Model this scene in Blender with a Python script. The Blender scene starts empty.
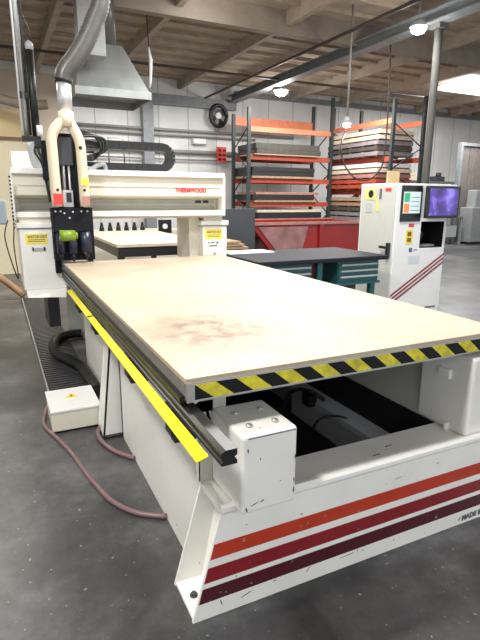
import bpy, bmesh, math, random
from mathutils import Vector, Matrix
random.seed(7)
scn = bpy.context.scene
COL = scn.collection

# ------------------------------------------------------------------ camera
cam_d = bpy.data.cameras.new('camera'); cam = bpy.data.objects.new('camera', cam_d); COL.objects.link(cam)
yaw, pitch, roll = math.radians(25.664), math.radians(13.778), math.radians(0.364)
fw = Vector((math.sin(yaw)*math.cos(pitch), math.cos(yaw)*math.cos(pitch), -math.sin(pitch)))
rt = Vector((math.cos(yaw), -math.sin(yaw), 0)); up = rt.cross(fw)
r2 = math.cos(roll)*rt + math.sin(roll)*up; u2 = -math.sin(roll)*rt + math.cos(roll)*up
m = Matrix((r2, u2, -fw)).transposed().to_4x4(); m.translation = Vector((0, 0, 1.47))
cam.matrix_world = m
cam_d.sensor_fit = 'VERTICAL'; cam_d.sensor_height = 24; cam_d.lens = 500.38/640*24
cam_d.clip_start = 0.05; cam_d.clip_end = 200
scn.camera = cam

# ------------------------------------------------------------------ world, light, exposure
w = bpy.data.worlds.new('world'); scn.world = w; w.use_nodes = True
w.node_tree.nodes['Background'].inputs[0].default_value = (0.93, 0.96, 1.0, 1)
w.node_tree.nodes['Background'].inputs[1].default_value = 1.4
scn.view_settings.view_transform = 'Standard'; scn.view_settings.look = 'None'
scn.view_settings.gamma = 1; scn.view_settings.exposure = 0.22
scn.view_settings.use_curve_mapping = False

def area(name, loc, sx, sy, power, color=(1, 1, 1), rot=(0, 0, 0)):
    l = bpy.data.lights.new(name, 'AREA'); l.shape = 'RECTANGLE'; l.size = sx; l.size_y = sy
    l.energy = power; l.color = color
    o = bpy.data.objects.new(name, l); COL.objects.link(o); o.location = loc; o.rotation_euler = rot
    return o
area('added_light_over_machine', (-1.3, 1.5, 4.5), .6, .6, 250, (1, .98, .95))  # unseen overhead light added for the table's shadow on ridge and side panel
area('added_light_over_table', (2.4, 3.3, 4.5), .6, .6, 230, (1, .98, .95))  # unseen light added for the shadow in front, also brightens the gantry
area('fill_light_middle', (3.2, 6.3, 4.1), 1.6, 1.2, 150, (1, .98, .94))  # unseen fill light added behind the gantry, no roof opening here
area('skylight_right', (13.1, 11.3, 4.5), 2.2, 1.4, 300, (1, 1, 1))
area('fill_light_far', (8.0, 10.5, 4.1), 2.0, 1.0, 220, (1, .97, .94))  # added fill light over the rack side, no skylight above it
area('fill_light_rear', (3.5, 12.8, 4.1), 4.0, 1.0, 130, (1, .98, .96))  # added fill light that brightens the rear wall and racks
area('fill_light_left', (-.9, 7.6, 3.9), 1.4, 1.4, 90, (1, .95, .85))  # added fill light near the hood and partition, not a roof opening

# ------------------------------------------------------------------ materials
def mat(name, col, rough=.5, metal=0, var=0.0, scale=8, bump=0, chips=0, chipcol=(.03, .03, .03), spec=.5, emit=None, estr=0, chipscale=60):
    m = bpy.data.materials.new(name); m.use_nodes = True
    nt = m.node_tree; b = nt.nodes['Principled BSDF']
    b.inputs['Base Color'].default_value = (*col, 1); b.inputs['Roughness'].default_value = rough
    b.inputs['Metallic'].default_value = metal; b.inputs['Specular IOR Level'].default_value = spec
    tc = nt.nodes.new('ShaderNodeTexCoord'); out = None
    if var or chips or bump:
        n = nt.nodes.new('ShaderNodeTexNoise'); n.inputs['Scale'].default_value = scale; n.inputs['Detail'].default_value = 6
        nt.links.new(tc.outputs['Object'], n.inputs['Vector'])
        r = nt.nodes.new('ShaderNodeValToRGB'); r.color_ramp.elements[0].position = .3; r.color_ramp.elements[1].position = .7
        r.color_ramp.elements[0].color = (*[c*(1-var) for c in col], 1); r.color_ramp.elements[1].color = (*[min(1, c*(1+var*.5)) for c in col], 1)
        nt.links.new(n.outputs['Fac'], r.inputs['Fac']); out = r.outputs['Color']
    if chips:
        n2 = nt.nodes.new('ShaderNodeTexNoise'); n2.inputs['Scale'].default_value = chipscale; n2.inputs['Detail'].default_value = 3
        nt.links.new(tc.outputs['Object'], n2.inputs['Vector'])
        r2_ = nt.nodes.new('ShaderNodeValToRGB'); r2_.color_ramp.elements[0].position = chips; r2_.color_ramp.elements[1].position = chips+.02
        nt.links.new(n2.outputs['Fac'], r2_.inputs['Fac'])
        mx = nt.nodes.new('ShaderNodeMix'); mx.data_type = 'RGBA'
        nt.links.new(r2_.outputs['Color'], mx.inputs['Factor']); nt.links.new(out, mx.inputs['A']); mx.inputs['B'].default_value = (*chipcol, 1)
        out = mx.outputs['Result']
    if out: nt.links.new(out, b.inputs['Base Color'])
    if bump:
        bp = nt.nodes.new('ShaderNodeBump'); bp.inputs['Strength'].default_value = bump; bp.inputs['Distance'].default_value = .01
        nt.links.new(n.outputs['Fac'], bp.inputs['Height']); nt.links.new(bp.outputs['Normal'], b.inputs['Normal'])
    if emit: b.inputs['Emission Color'].default_value = (*emit, 1); b.inputs['Emission Strength'].default_value = estr
    return m

M = {}
M['paint'] = mat('white_paint', (.84, .825, .77), .35, var=.05, chips=.74, scale=5)
M['paint2'] = mat('cream_paint', (.72, .68, .56), .4, var=.05, scale=5)
M['cheek'] = mat('grey_beige_paint', (.50, .49, .43), .5, var=.06)
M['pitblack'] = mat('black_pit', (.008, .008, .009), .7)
M['black'] = mat('black_plastic', (.012, .012, .014), .4)
M['matteblack'] = mat('matte_black', (.008, .009, .013), .7, spec=.2)
M['rail'] = mat('black_rail', (.02, .02, .02), .3, metal=.3)
M['steel'] = mat('steel', (.42, .42, .42), .35, metal=.8, var=.1)
M['alu'] = mat('aluminium', (.6, .6, .58), .3, metal=.7, var=.1, scale=20)
M['greypaint'] = mat('grey_paint', (.30, .31, .31), .5, var=.1)
M['yellow'] = mat('yellow_guard', (.88, .80, .01), .3)
M['ylabel'] = mat('yellow_label', (.90, .72, .08), .4)
M['edgewood'] = mat('laminated_edge', (.20, .18, .155), .6, var=.25, scale=30)
M['red1'] = mat('orange_red_stripe', (.48, .042, .016), .35, var=.12, chips=.70, chipcol=(.45, .25, .18), chipscale=30)
M['red2'] = mat('crimson_stripe', (.24, .012, .018), .35, var=.12, chips=.70, chipcol=(.35, .2, .18), chipscale=30)
M['red3'] = mat('maroon_stripe', (.075, .008, .015), .35, var=.12, chips=.69, chipcol=(.3, .2, .18), chipscale=28)
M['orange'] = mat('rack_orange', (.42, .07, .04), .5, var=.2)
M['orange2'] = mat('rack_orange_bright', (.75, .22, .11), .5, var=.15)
M['post2'] = mat('column_grey', (.12, .12, .11), .6)
M['post'] = mat('rack_post_dark', (.035, .045, .045), .5, var=.1)
M['hopper'] = mat('hopper_red', (.30, .014, .012), .35, var=.2, scale=3)
M['bench'] = mat('bench_top', (.014, .016, .022), .6, spec=.25)
M['teal'] = mat('teal_drawer', (.015, .12, .12), .4)
M['lightgrey'] = mat('light_grey', (.45, .47, .48), .4)
M['cab'] = mat('cabinet_white', (.86, .86, .85), .35, var=.02)
M['cab_shaded'] = mat('cabinet_shaded_white', (.52, .53, .49), .4, var=.04)  # cabinet white darkened, shade of the side face put into the colour
M['tan'] = mat('tan_wood', (.40, .27, .16), .6, var=.2, scale=12)
M['tan2'] = mat('pale_wood', (.68, .58, .45), .6, var=.15, scale=12)
M['brown'] = mat('brown_wood', (.22, .12, .06), .6, var=.2)
M['darkboard'] = mat('dark_board', (.018, .018, .018), .6, var=.2)
M['greyboard'] = mat('grey_board', (.075, .07, .06), .6, var=.3, scale=10)
M['pink'] = mat('pinkish_board', (.42, .20, .17), .6, var=.2)
M['white'] = mat('white_plain', (.8, .8, .8), .5)
M['pipecream'] = mat('cream_pipe', (.72, .62, .46), .35, var=.05)
M['hose'] = mat('purple_air_hose', (.20, .115, .12), .4)
M['duct'] = mat('grey_flex_duct', (.11, .105, .095), .35, var=.15, scale=20)
M['chrome'] = mat('chrome_sleeve', (.72, .72, .74), .3, metal=.55, var=.1)
M['hood'] = mat('galvanised_hood', (.25, .265, .26), .45, metal=.55, var=.15, scale=4)
M['girder'] = mat('girder_grey', (.24, .26, .27), .5, var=.15)
M['beamwood'] = mat('glulam', (.30, .25, .20), .7, var=.15, scale=4)
M['purlin'] = mat('purlin', (.42, .355, .28), .7, var=.15, scale=4)
M['joist'] = mat('joist', (.46, .37, .28), .7, var=.2, scale=4)
M['deck'] = mat('roof_deck', (.48, .40, .31), .8, var=.2, scale=3)
M['browngrey'] = mat('brown_grey_duct', (.24, .20, .16), .6, var=.1)
M['pipe'] = mat('pipe_grey', (.30, .29, .27), .5)
M['darkpipe'] = mat('pipe_dark', (.06, .045, .04), .5)
M['labelred'] = mat('red_label', (.65, .05, .04), .4)
M['green'] = mat('lime_motor', (.22, .33, .03), .4, var=.3, scale=40)
M['lamp'] = mat('lamp_glow', (1, 1, 1), .5, emit=(1, .98, .95), estr=22)
M['skyglass'] = mat('skylight_glow', (.9, .9, .9), .5, emit=(1, 1, 1), estr=1.6)
M['screen1'] = mat('screen_pale', (.55, .65, .68), .3, emit=(.6, .75, .8), estr=.35)
M['sgreen'] = mat('screen_green', (.02, .4, .15), .3, emit=(.02, .4, .15), estr=.3)
M['sorange'] = mat('screen_orange', (.8, .22, .05), .3, emit=(.8, .22, .05), estr=.3)
M['cream_wall'] = mat('cream_yellow_panel', (.74, .59, .33), .8, var=.06, scale=2)
M['pale_wall'] = mat('pale_cream_panel', (.80, .72, .53), .8, var=.04, scale=2)
M['greydark'] = mat('slate_panel', (.055, .06, .07), .5)
M['labelgrey'] = mat('label_ink', (.12, .12, .14), .5)
M['logoblue'] = mat('logo_blue', (.10, .12, .3), .5)
M['palecool'] = mat('pale_cool', (.66, .70, .76), .4)
M['paleyellow'] = mat('pale_yellow', (.62, .60, .22), .5)
M['cardboard'] = mat('cardboard', (.50, .36, .2), .7)

def purple_screen():
    m = mat('purple_screen', (.02, .01, .08), .2); nt = m.node_tree; b = nt.nodes['Principled BSDF']
    tc = nt.nodes.new('ShaderNodeTexCoord'); n = nt.nodes.new('ShaderNodeTexNoise'); n.inputs['Scale'].default_value = 5; n.inputs['Detail'].default_value = 4
    nt.links.new(tc.outputs['Object'], n.inputs['Vector'])
    r = nt.nodes.new('ShaderNodeValToRGB'); e = r.color_ramp.elements; e[0].position = .38; e[0].color = (.004, .003, .03, 1); e[1].position = .72; e[1].color = (.35, .3, .9, 1)
    k = e.new(.55); k.color = (.09, .04, .38, 1)
    nt.links.new(n.outputs['Fac'], r.inputs['Fac']); nt.links.new(r.outputs['Color'], b.inputs['Emission Color']); b.inputs['Emission Strength'].default_value = .9
    return m
M['purple'] = purple_screen()

def board_mat():   # MDF spoilboard with a brown worn stain near the front-left
    m = mat('spoilboard', (.80, .72, .56), .5); nt = m.node_tree; b = nt.nodes['Principled BSDF']; L = nt.links
    tc = nt.nodes.new('ShaderNodeTexCoord')
    n = nt.nodes.new('ShaderNodeTexNoise'); n.inputs['Scale'].default_value = 3; n.inputs['Detail'].default_value = 5
    L.new(tc.outputs['Object'], n.inputs['Vector'])
    r = nt.nodes.new('ShaderNodeValToRGB'); r.color_ramp.elements[0].color = (.41, .33, .235, 1); r.color_ramp.elements[1].color = (.48, .40, .295, 1)
    r.color_ramp.elements[0].position = .35; r.color_ramp.elements[1].position = .65
    L.new(n.outputs['Fac'], r.inputs['Fac'])
    mp = nt.nodes.new('ShaderNodeMapping'); mp.vector_type = 'POINT'
    mp.inputs['Location'].default_value = (-.82*2.5, -2.0*2.5, 0); mp.inputs['Scale'].default_value = (2.5, 2.5, 0)
    L.new(tc.outputs['Object'], mp.inputs['Vector'])
    ln = nt.nodes.new('ShaderNodeVectorMath'); ln.operation = 'LENGTH'; L.new(mp.outputs['Vector'], ln.inputs[0])
    mr = nt.nodes.new('ShaderNodeMapRange'); mr.inputs['From Min'].default_value = .25; mr.inputs['From Max'].default_value = 1.0
    mr.inputs['To Min'].default_value = 1; mr.inputs['To Max'].default_value = 0; L.new(ln.outputs['Value'], mr.inputs['Value'])
    n2 = nt.nodes.new('ShaderNodeTexNoise'); n2.inputs['Scale'].default_value = 11; n2.inputs['Detail'].default_value = 8; n2.inputs['Roughness'].default_value = .7
    L.new(tc.outputs['Object'], n2.inputs['Vector'])
    r2_ = nt.nodes.new('ShaderNodeValToRGB'); r2_.color_ramp.elements[0].position = .36; r2_.color_ramp.elements[1].position = .62
    L.new(n2.outputs['Fac'], r2_.inputs['Fac'])
    mu = nt.nodes.new('ShaderNodeMath'); mu.operation = 'MULTIPLY'; L.new(mr.outputs['Result'], mu.inputs[0]); L.new(r2_.outputs['Color'], mu.inputs[1])
    mx = nt.nodes.new('ShaderNodeMix'); mx.data_type = 'RGBA'; L.new(mu.outputs[0], mx.inputs['Factor']); L.new(r.outputs['Color'], mx.inputs['A']); mx.inputs['B'].default_value = (.17, .10, .06, 1)
    L.new(mx.outputs['Result'], b.inputs['Base Color'])
    return m
M['board'] = board_mat()

def hazard_mat():  # black / yellow diagonal tape on an XZ face
    m = mat('hazard_tape', (.8, .7, .05), .4); nt = m.node_tree; b = nt.nodes['Principled BSDF']; L = nt.links
    tc = nt.nodes.new('ShaderNodeTexCoord'); sp = nt.nodes.new('ShaderNodeSeparateXYZ'); L.new(tc.outputs['Object'], sp.inputs[0])
    a = nt.nodes.new('ShaderNodeMath'); a.operation = 'MULTIPLY_ADD'; L.new(sp.outputs['Z'], a.inputs[0]); a.inputs[1].default_value = 1.25; L.new(sp.outputs['X'], a.inputs[2])
    d = nt.nodes.new('ShaderNodeMath'); d.operation = 'DIVIDE'; L.new(a.outputs[0], d.inputs[0]); d.inputs[1].default_value = .148
    f = nt.nodes.new('ShaderNodeMath'); f.operation = 'FRACT'; L.new(d.outputs[0], f.inputs[0])
    g = nt.nodes.new('ShaderNodeMath'); g.operation = 'GREATER_THAN'; L.new(f.outputs[0], g.inputs[0]); g.inputs[1].default_value = .5
    n = nt.nodes.new('ShaderNodeTexNoise'); n.inputs['Scale'].default_value = 25; n.inputs['Detail'].default_value = 6; L.new(tc.outputs['Object'], n.inputs['Vector'])
    r = nt.nodes.new('ShaderNodeValToRGB'); r.color_ramp.elements[0].color = (.42, .38, .05, 1); r.color_ramp.elements[1].color = (.75, .66, .05, 1); r.color_ramp.elements[0].position = .3; r.color_ramp.elements[1].position = .6
    L.new(n.outputs['Fac'], r.inputs['Fac'])
    mx = nt.nodes.new('ShaderNodeMix'); mx.data_type = 'RGBA'; L.new(g.outputs[0], mx.inputs['Factor']); L.new(r.outputs['Color'], mx.inputs['A']); mx.inputs['B'].default_value = (.008, .008, .008, 1)
    b.inputs['Specular IOR Level'].default_value = .25
    L.new(mx.outputs['Result'], b.inputs['Base Color']); return m
M['hazard'] = hazard_mat()

def floor_mat():
    m = mat('polished_concrete', (.1, .1, .1), .3); nt = m.node_tree; b = nt.nodes['Principled BSDF']; L = nt.links
    tc = nt.nodes.new('ShaderNodeTexCoord')
    def noise(s, d=6, ro=.6):
        n = nt.nodes.new('ShaderNodeTexNoise'); n.inputs['Scale'].default_value = s; n.inputs['Detail'].default_value = d; n.inputs['Roughness'].default_value = ro
        L.new(tc.outputs['Object'], n.inputs['Vector']); return n
    def ramp(n, p0, c0, p1, c1):
        r = nt.nodes.new('ShaderNodeValToRGB'); e = r.color_ramp.elements; e[0].position = p0; e[0].color = (*c0, 1); e[1].position = p1; e[1].color = (*c1, 1)
        L.new(n.outputs['Fac'], r.inputs['Fac']); return r
    base = ramp(noise(1.1), .3, (.03, .031, .032), .7, (.095, .095, .097))
    fine = ramp(noise(14, 8, .75), .3, (.72, .72, .72), .7, (1.2, 1.2, 1.2))
    mu = nt.nodes.new('ShaderNodeMix'); mu.data_type = 'RGBA'; mu.blend_type = 'MULTIPLY'; mu.inputs['Factor'].default_value = 1
    L.new(base.outputs['Color'], mu.inputs['A']); L.new(fine.outputs['Color'], mu.inputs['B'])
    bl = ramp(noise(.55, 7, .7), .5, (0, 0, 0), .62, (1, 1, 1))
    mb = nt.nodes.new('ShaderNodeMix'); mb.data_type = 'RGBA'; L.new(bl.outputs['Color'], mb.inputs['Factor']); L.new(mu.outputs['Result'], mb.inputs['A'])
    ml = nt.nodes.new('ShaderNodeMix'); ml.data_type = 'RGBA'; ml.blend_type = 'MULTIPLY'; ml.inputs['Factor'].default_value = 1; L.new(mu.outputs['Result'], ml.inputs['A']); ml.inputs['B'].default_value = (1.6, 1.6, 1.62, 1); L.new(ml.outputs['Result'], mb.inputs['B']); mu = mb
    sp = ramp(noise(38, 2, .5), .70, (0, 0, 0), .73, (1, 1, 1))
    mx = nt.nodes.new('ShaderNodeMix'); mx.data_type = 'RGBA'; L.new(sp.outputs['Color'], mx.inputs['Factor']); L.new(mu.outputs['Result'], mx.inputs['A']); mx.inputs['B'].default_value = (.22, .22, .22, 1)
    L.new(mx.outputs['Result'], b.inputs['Base Color'])
    rr = nt.nodes.new('ShaderNodeMapRange'); L.new(noise(3).outputs['Fac'], rr.inputs['Value']); rr.inputs['To Min'].default_value = .2; rr.inputs['To Max'].default_value = .5
    L.new(rr.outputs['Result'], b.inputs['Roughness'])
    return m
M['floor'] = floor_mat()

def wall_mat(name, col, step=.9, dark=.8):   # tilt-up wall panels with thin vertical joints
    m = mat(name, col, .85); nt = m.node_tree; b = nt.nodes['Principled BSDF']; L = nt.links
    tc = nt.nodes.new('ShaderNodeTexCoord'); sp = nt.nodes.new('ShaderNodeSeparateXYZ'); L.new(tc.outputs['Object'], sp.inputs[0])
    d = nt.nodes.new('ShaderNodeMath'); d.operation = 'DIVIDE'; L.new(sp.outputs['X'], d.inputs[0]); d.inputs[1].default_value = step
    f = nt.nodes.new('ShaderNodeMath'); f.operation = 'FRACT'; L.new(d.outputs[0], f.inputs[0])
    g = nt.nodes.new('ShaderNodeMath'); g.operation = 'LESS_THAN'; L.new(f.outputs[0], g.inputs[0]); g.inputs[1].default_value = .035
    n = nt.nodes.new('ShaderNodeTexNoise'); n.inputs['Scale'].default_value = 1.3; n.inputs['Detail'].default_value = 6; L.new(tc.outputs['Object'], n.inputs['Vector'])
    r = nt.nodes.new('ShaderNodeValToRGB'); r.color_ramp.elements[0].color = (*[c*.85 for c in col], 1); r.color_ramp.elements[1].color = (*col, 1); r.color_ramp.elements[0].position = .3; r.color_ramp.elements[1].position = .7
    L.new(n.outputs['Fac'], r.inputs['Fac'])
    mx = nt.nodes.new('ShaderNodeMix'); mx.data_type = 'RGBA'; L.new(g.outputs[0], mx.inputs['Factor']); L.new(r.outputs['Color'], mx.inputs['A']); mx.inputs['B'].default_value = (*[c*.6 for c in col], 1)
    L.new(mx.outputs['Result'], b.inputs['Base Color']); return m
M['wall'] = wall_mat('painted_wall', (.80, .80, .78))
M['mat'] = None

# ------------------------------------------------------------------ mesh helpers
def bm_box(bm, x0, x1, y0, y1, z0, z1, bev=0):
    t = bmesh.new(); bmesh.ops.create_cube(t, size=1)
    for v in t.verts: v.co = Vector(((x0+x1)/2+v.co.x*(x1-x0), (y0+y1)/2+v.co.y*(y1-y0), (z0+z1)/2+v.co.z*(z1-z0)))
    if bev: bmesh.ops.bevel(t, geom=t.edges[:]+t.verts[:], offset=bev, segments=3, affect='EDGES', profile=.5)
    me = bpy.data.meshes.new('t'); t.to_mesh(me); t.free(); bm.from_mesh(me); bpy.data.meshes.remove(me)
def bm_hex(bm, pts, bev=0):   # 8 points: bottom 4 ccw, top 4 ccw
    t = bmesh.new(); v = [t.verts.new(p) for p in pts]
    for f in ((3, 2, 1, 0), (4, 5, 6, 7), (0, 1, 5, 4), (1, 2, 6, 5), (2, 3, 7, 6), (3, 0, 4, 7)): t.faces.new([v[i] for i in f])
    bmesh.ops.recalc_face_normals(t, faces=t.faces[:])
    if bev: bmesh.ops.bevel(t, geom=t.edges[:]+t.verts[:], offset=bev, segments=3, affect='EDGES', profile=.5)
    me = bpy.data.meshes.new('t'); t.to_mesh(me); t.free(); bm.from_mesh(me); bpy.data.meshes.remove(me)
def bm_prism(bm, prof, axis, a0, a1):   # prof: list of 2D pts on the other two axes (in order), extruded along axis
    def P(p, a):
        return {'X': (a, p[0], p[1]), 'Y': (p[0], a, p[1]), 'Z': (p[0], p[1], a)}[axis]
    A = [bm.verts.new(P(p, a0)) for p in prof]; B = [bm.verts.new(P(p, a1)) for p in prof]
    fs = [bm.faces.new(A), bm.faces.new(B[::-1])]
    n = len(prof)
    for i in range(n): fs.append(bm.faces.new((A[i], B[i], B[(i+1) % n], A[(i+1) % n])))
    bmesh.ops.recalc_face_normals(bm, faces=fs)
def smooth_path(pts, n=8):
    pts = [Vector(p) for p in pts]; out = []
    for i in range(len(pts)-1):
        p0 = pts[max(i-1, 0)]; p1 = pts[i]; p2 = pts[i+1]; p3 = pts[min(i+2, len(pts)-1)]
        for k in range(n):
            t = k/n; out.append(.5*((2*p1)+(-p0+p2)*t+(2*p0-5*p1+4*p2-p3)*t*t+(-p0+3*p1-3*p2+p3)*t**3))
    out.append(pts[-1]); return out
def bm_tube(bm, pts, r, seg=10, sm=0, ribs=0, caps=True):
    if sm: pts = smooth_path(pts, sm)
    pts = [Vector(p) for p in pts]; rings = []; prev = None
    for i, p in enumerate(pts):
        d = (pts[min(i+1, len(pts)-1)]-pts[max(i-1, 0)]).normalized()
        if prev is None:
            a = Vector((0, 0, 1)) if abs(d.z) < .9 else Vector((1, 0, 0)); u = d.cross(a).normalized()
        else: u = (prev-d*prev.dot(d)).normalized()
        prev = u; v = d.cross(u)
        rr = r[i] if isinstance(r, (list, tuple)) else r
        if ribs and i % 2: rr *= (1-ribs)
        rings.append([bm.verts.new(p+rr*(math.cos(2*math.pi*k/seg)*u+math.sin(2*math.pi*k/seg)*v)) for k in range(seg)])
    fs = []
    for a, b in zip(rings, rings[1:]):
        for k in range(seg): f = bm.faces.new((a[k], a[(k+1) % seg], b[(k+1) % seg], b[k])); f.smooth = True; fs.append(f)
    if caps: fs += [bm.faces.new(rings[0][::-1]), bm.faces.new(rings[-1])]
    bmesh.ops.recalc_face_normals(bm, faces=fs)
def bm_cyl(bm, c, r, h, axis='Z', seg=20, r2=None):
    c = Vector(c); d = {'X': Vector((1, 0, 0)), 'Y': Vector((0, 1, 0)), 'Z': Vector((0, 0, 1))}[axis]
    bm_tube(bm, [c, c+d*h], [r, r if r2 is None else r2], seg)
def obj(name, bm, m, parent=None):
    me = bpy.data.meshes.new(name); bm.to_mesh(me); bm.free()
    if m is not None: me.materials.append(M[m] if isinstance(m, str) else m)
    o = bpy.data.objects.new(name, me); COL.objects.link(o)
    if parent: o.parent = parent; o.matrix_parent_inverse = Matrix.Identity(4); o.location = -world_loc(parent)
    return o
def world_loc(o):
    v = Vector(o.location)
    while o.parent: o = o.parent; v += Vector(o.location)
    return v
def B(*boxes, bev=0):
    bm = bmesh.new()
    for b in boxes: bm_box(bm, *b, bev=bev)
    return bm
def T(pts, r, **k):
    bm = bmesh.new(); bm_tube(bm, pts, r, **k); return bm
def tag(o, label, cat, group=None):
    o['label'] = label; o['category'] = cat
    if group: o['group'] = group
    return o
def thing(name, label, cat, loc=(0, 0, 0), group=None):
    o = bpy.data.objects.new(name, None); COL.objects.link(o); o.location = loc; o.empty_display_size = .2
    return tag(o, label, cat, group)
def struct(name, bm, m):
    o = obj(name, bm, m); o['kind'] = 'structure'; return o
def text(name, s, size, mtx, m, parent, depth=.001, sx=1.0):
    c = bpy.data.curves.new(name, 'FONT'); c.body = s; c.size = size; c.extrude = depth; c.offset = .004*size/.1
    t = bpy.data.objects.new('tmp_text', c); COL.objects.link(t)
    dg = bpy.context.evaluated_depsgraph_get(); me = bpy.data.meshes.new_from_object(t.evaluated_get(dg))
    bpy.data.objects.remove(t); bpy.data.curves.remove(c)
    me.transform(mtx @ Matrix.Diagonal((sx, 1, 1, 1))); me.materials.clear(); me.materials.append(M[m])
    o = bpy.data.objects.new(name, me); COL.objects.link(o); o.parent = parent; o.location = -world_loc(parent)
    return o
def faceY(x, y, z):   # text on a face looking to -Y
    return Matrix.Translation((x, y, z)) @ Matrix.Rotation(math.pi/2, 4, 'X')
def faceX(x, y, z):   # text on a face looking to -X
    return Matrix.Translation((x, y, z)) @ Matrix.Rotation(-math.pi/2, 4, 'Z') @ Matrix.Rotation(math.pi/2, 4, 'X')

# ------------------------------------------------------------------ setting
struct('floor', B((-5, 20, -6, 15, -.2, 0)), 'floor')
struct('wall_rear', B((-5, 20, 14.9, 15.1, 0, 4.75)), 'wall')
struct('wall_left', B((-5.2, -5, -3, 15, 0, 4.75)), 'wall')
struct('wall_right', B((20, 20.2, -3, 15, 0, 4.75)), 'wall')
bm = bmesh.new()   # roof deck with the opening for the skylight
for b in ((-5, 12.0, -3, 15), (14.2, 20, -3, 15), (12.0, 14.2, -3, 10.6), (12.0, 14.2, 12.0, 15)): bm_box(bm, *b, 4.75, 4.85)
struct('ceiling', bm, 'deck')
o = struct('window_1', B((12.0, 14.2, 10.6, 12.0, 4.60, 4.64)), 'skyglass')
# roof timbers
bm = bmesh.new()
y = -2.7
while y < 14.8: 
    for a, b in ((-5, 10.9), (14.2, 20)) if 8.95 < y < 12.9 else ((-5, 20),): bm_box(bm, a, b, y-.025, y+.025, 4.68, 4.75)
    y += .61
struct('trim_1', bm, 'joist')
bm = bmesh.new()
for x in (-3.2, -1.1, 1.28, 3.05, 5.15, 8.9, 10.9, 14.2, 15.9, 17.2): bm_box(bm, x-.055, x+.055, -3, 14.9, 4.50, 4.75)
struct('trim_2', bm, 'purlin')
bm = bmesh.new()
for yy in (2.2, 8.75): bm_box(bm, -5, 20, yy, yy+.17, 4.36, 4.75)
struct('trim_3', bm, 'beamwood')
bm = bmesh.new()   # ledger beam along the top of the rear wall
bm_box(bm, 1.9, 6.9, 14.70, 14.9, 4.02, 4.30); bm_box(bm, 6.9, 20, 14.8, 14.9, 4.45, 4.6)
struct('trim_4', bm, 'girder')
# wall strip column behind the gantry
struct('trim_5', B((3.98, 4.28, 14.6, 14.9, 0, 4.02)), 'girder')
# steel girder along the bay
g = bmesh.new()
bm_box(g, 6.62, 6.88, -3, 14.7, 4.22, 4.245); bm_box(g, 6.62, 6.88, -3, 14.7, 4.40, 4.42); bm_box(g, 6.735, 6.765, -3, 14.7, 4.245, 4.40)
struct('trim_6', g, 'girder')
# floor joints
struct('trim_7', B((-5, .24, 7.9, 7.92, 0, .002)), 'black')
# steel column
c = thing('steel_column', 'slim tall grey steel column standing under the long roof girder', 'column', (6.8, 6.75, 0))
g = bmesh.new(); bm_cyl(g, (6.80, 6.75, .02), .065, 4.12); obj('shaft', g, 'post2', c)
obj('cap_plate', B((6.70, 6.90, 6.65, 6.85, 4.14, 4.22)), 'post2', c); obj('base_plate', B((6.65, 6.95, 6.6, 6.9, 0, .02)), 'greypaint', c)

# cream partition at left, behind the gantry
c = thing('partition_wall', 'cream yellow partition behind the left end of the gantry, with a brown rail', 'partition', (-1.4, 10.6, 0))
obj('upper_panel', B((-3.6, .82, 10.6, 10.68, 2.52, 3.0)), 'cream_wall', c)
obj('lower_panel', B((-3.6, .82, 10.6, 10.68, 0, 2.46)), 'pale_wall', c)
obj('rail', B((-3.6, .82, 10.56, 10.70, 2.46, 2.52)), 'brown', c)
o = tag(obj('cream_wall_panel', B((-4.9, 1.9, 14.86, 14.9, 0, 4.55)), mat('beige_plaster', (.62, .53, .43), .8, var=.05, scale=2)), 'beige plaster panel on the rear wall above the yellow partition', 'wall panel')

# ceiling pipes
def pipe(pts, r, m, label, name='overhead_pipe', cat='pipe', **k): return tag(obj(name, T(pts, r, **k), m), label, cat)
pipe([(-5, 11.9, 4.35), (12, 11.9, 4.35)], .03, 'darkpipe', 'thin dark pipe running under the joists behind the hood')
pipe([(5.9, 4, 4.30), (5.9, 14.85, 4.30)], .03, 'darkpipe', 'dark sprinkler pipe running beside the long roof girder')
pipe([(2.0, 14.8, 3.36), (9, 14.8, 3.36)], .04, 'pipe', 'upper grey pipe along the white rear wall')
pipe([(2.0, 14.8, 3.22), (7.6, 14.8, 3.22)], .03, 'pipe', 'thin grey pipe just below the upper wall pipe')
pipe([(2.4, 14.81, 2.77), (7, 14.81, 2.77)], .06, 'pipe', 'thick lower grey pipe along the rear wall above the gantry')
pipe([(2.4, 14.8, 2.55), (6.8, 14.8, 2.55)], .025, 'pipe', 'thin lowest pipe on the rear wall, under the thick one')
pipe([(-3.2, 10, 3.25), (-1.2, 10, 3.3), (.2, 10, 3.08), (.6, 9.95, 3.0), (.85, 9.9, 3.0), (1.0, 9.9, 3.02)], .08, 'browngrey', 'sagging grey duct across the top of the yellow partition', 'air_duct', 'duct', sm=6)
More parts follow.
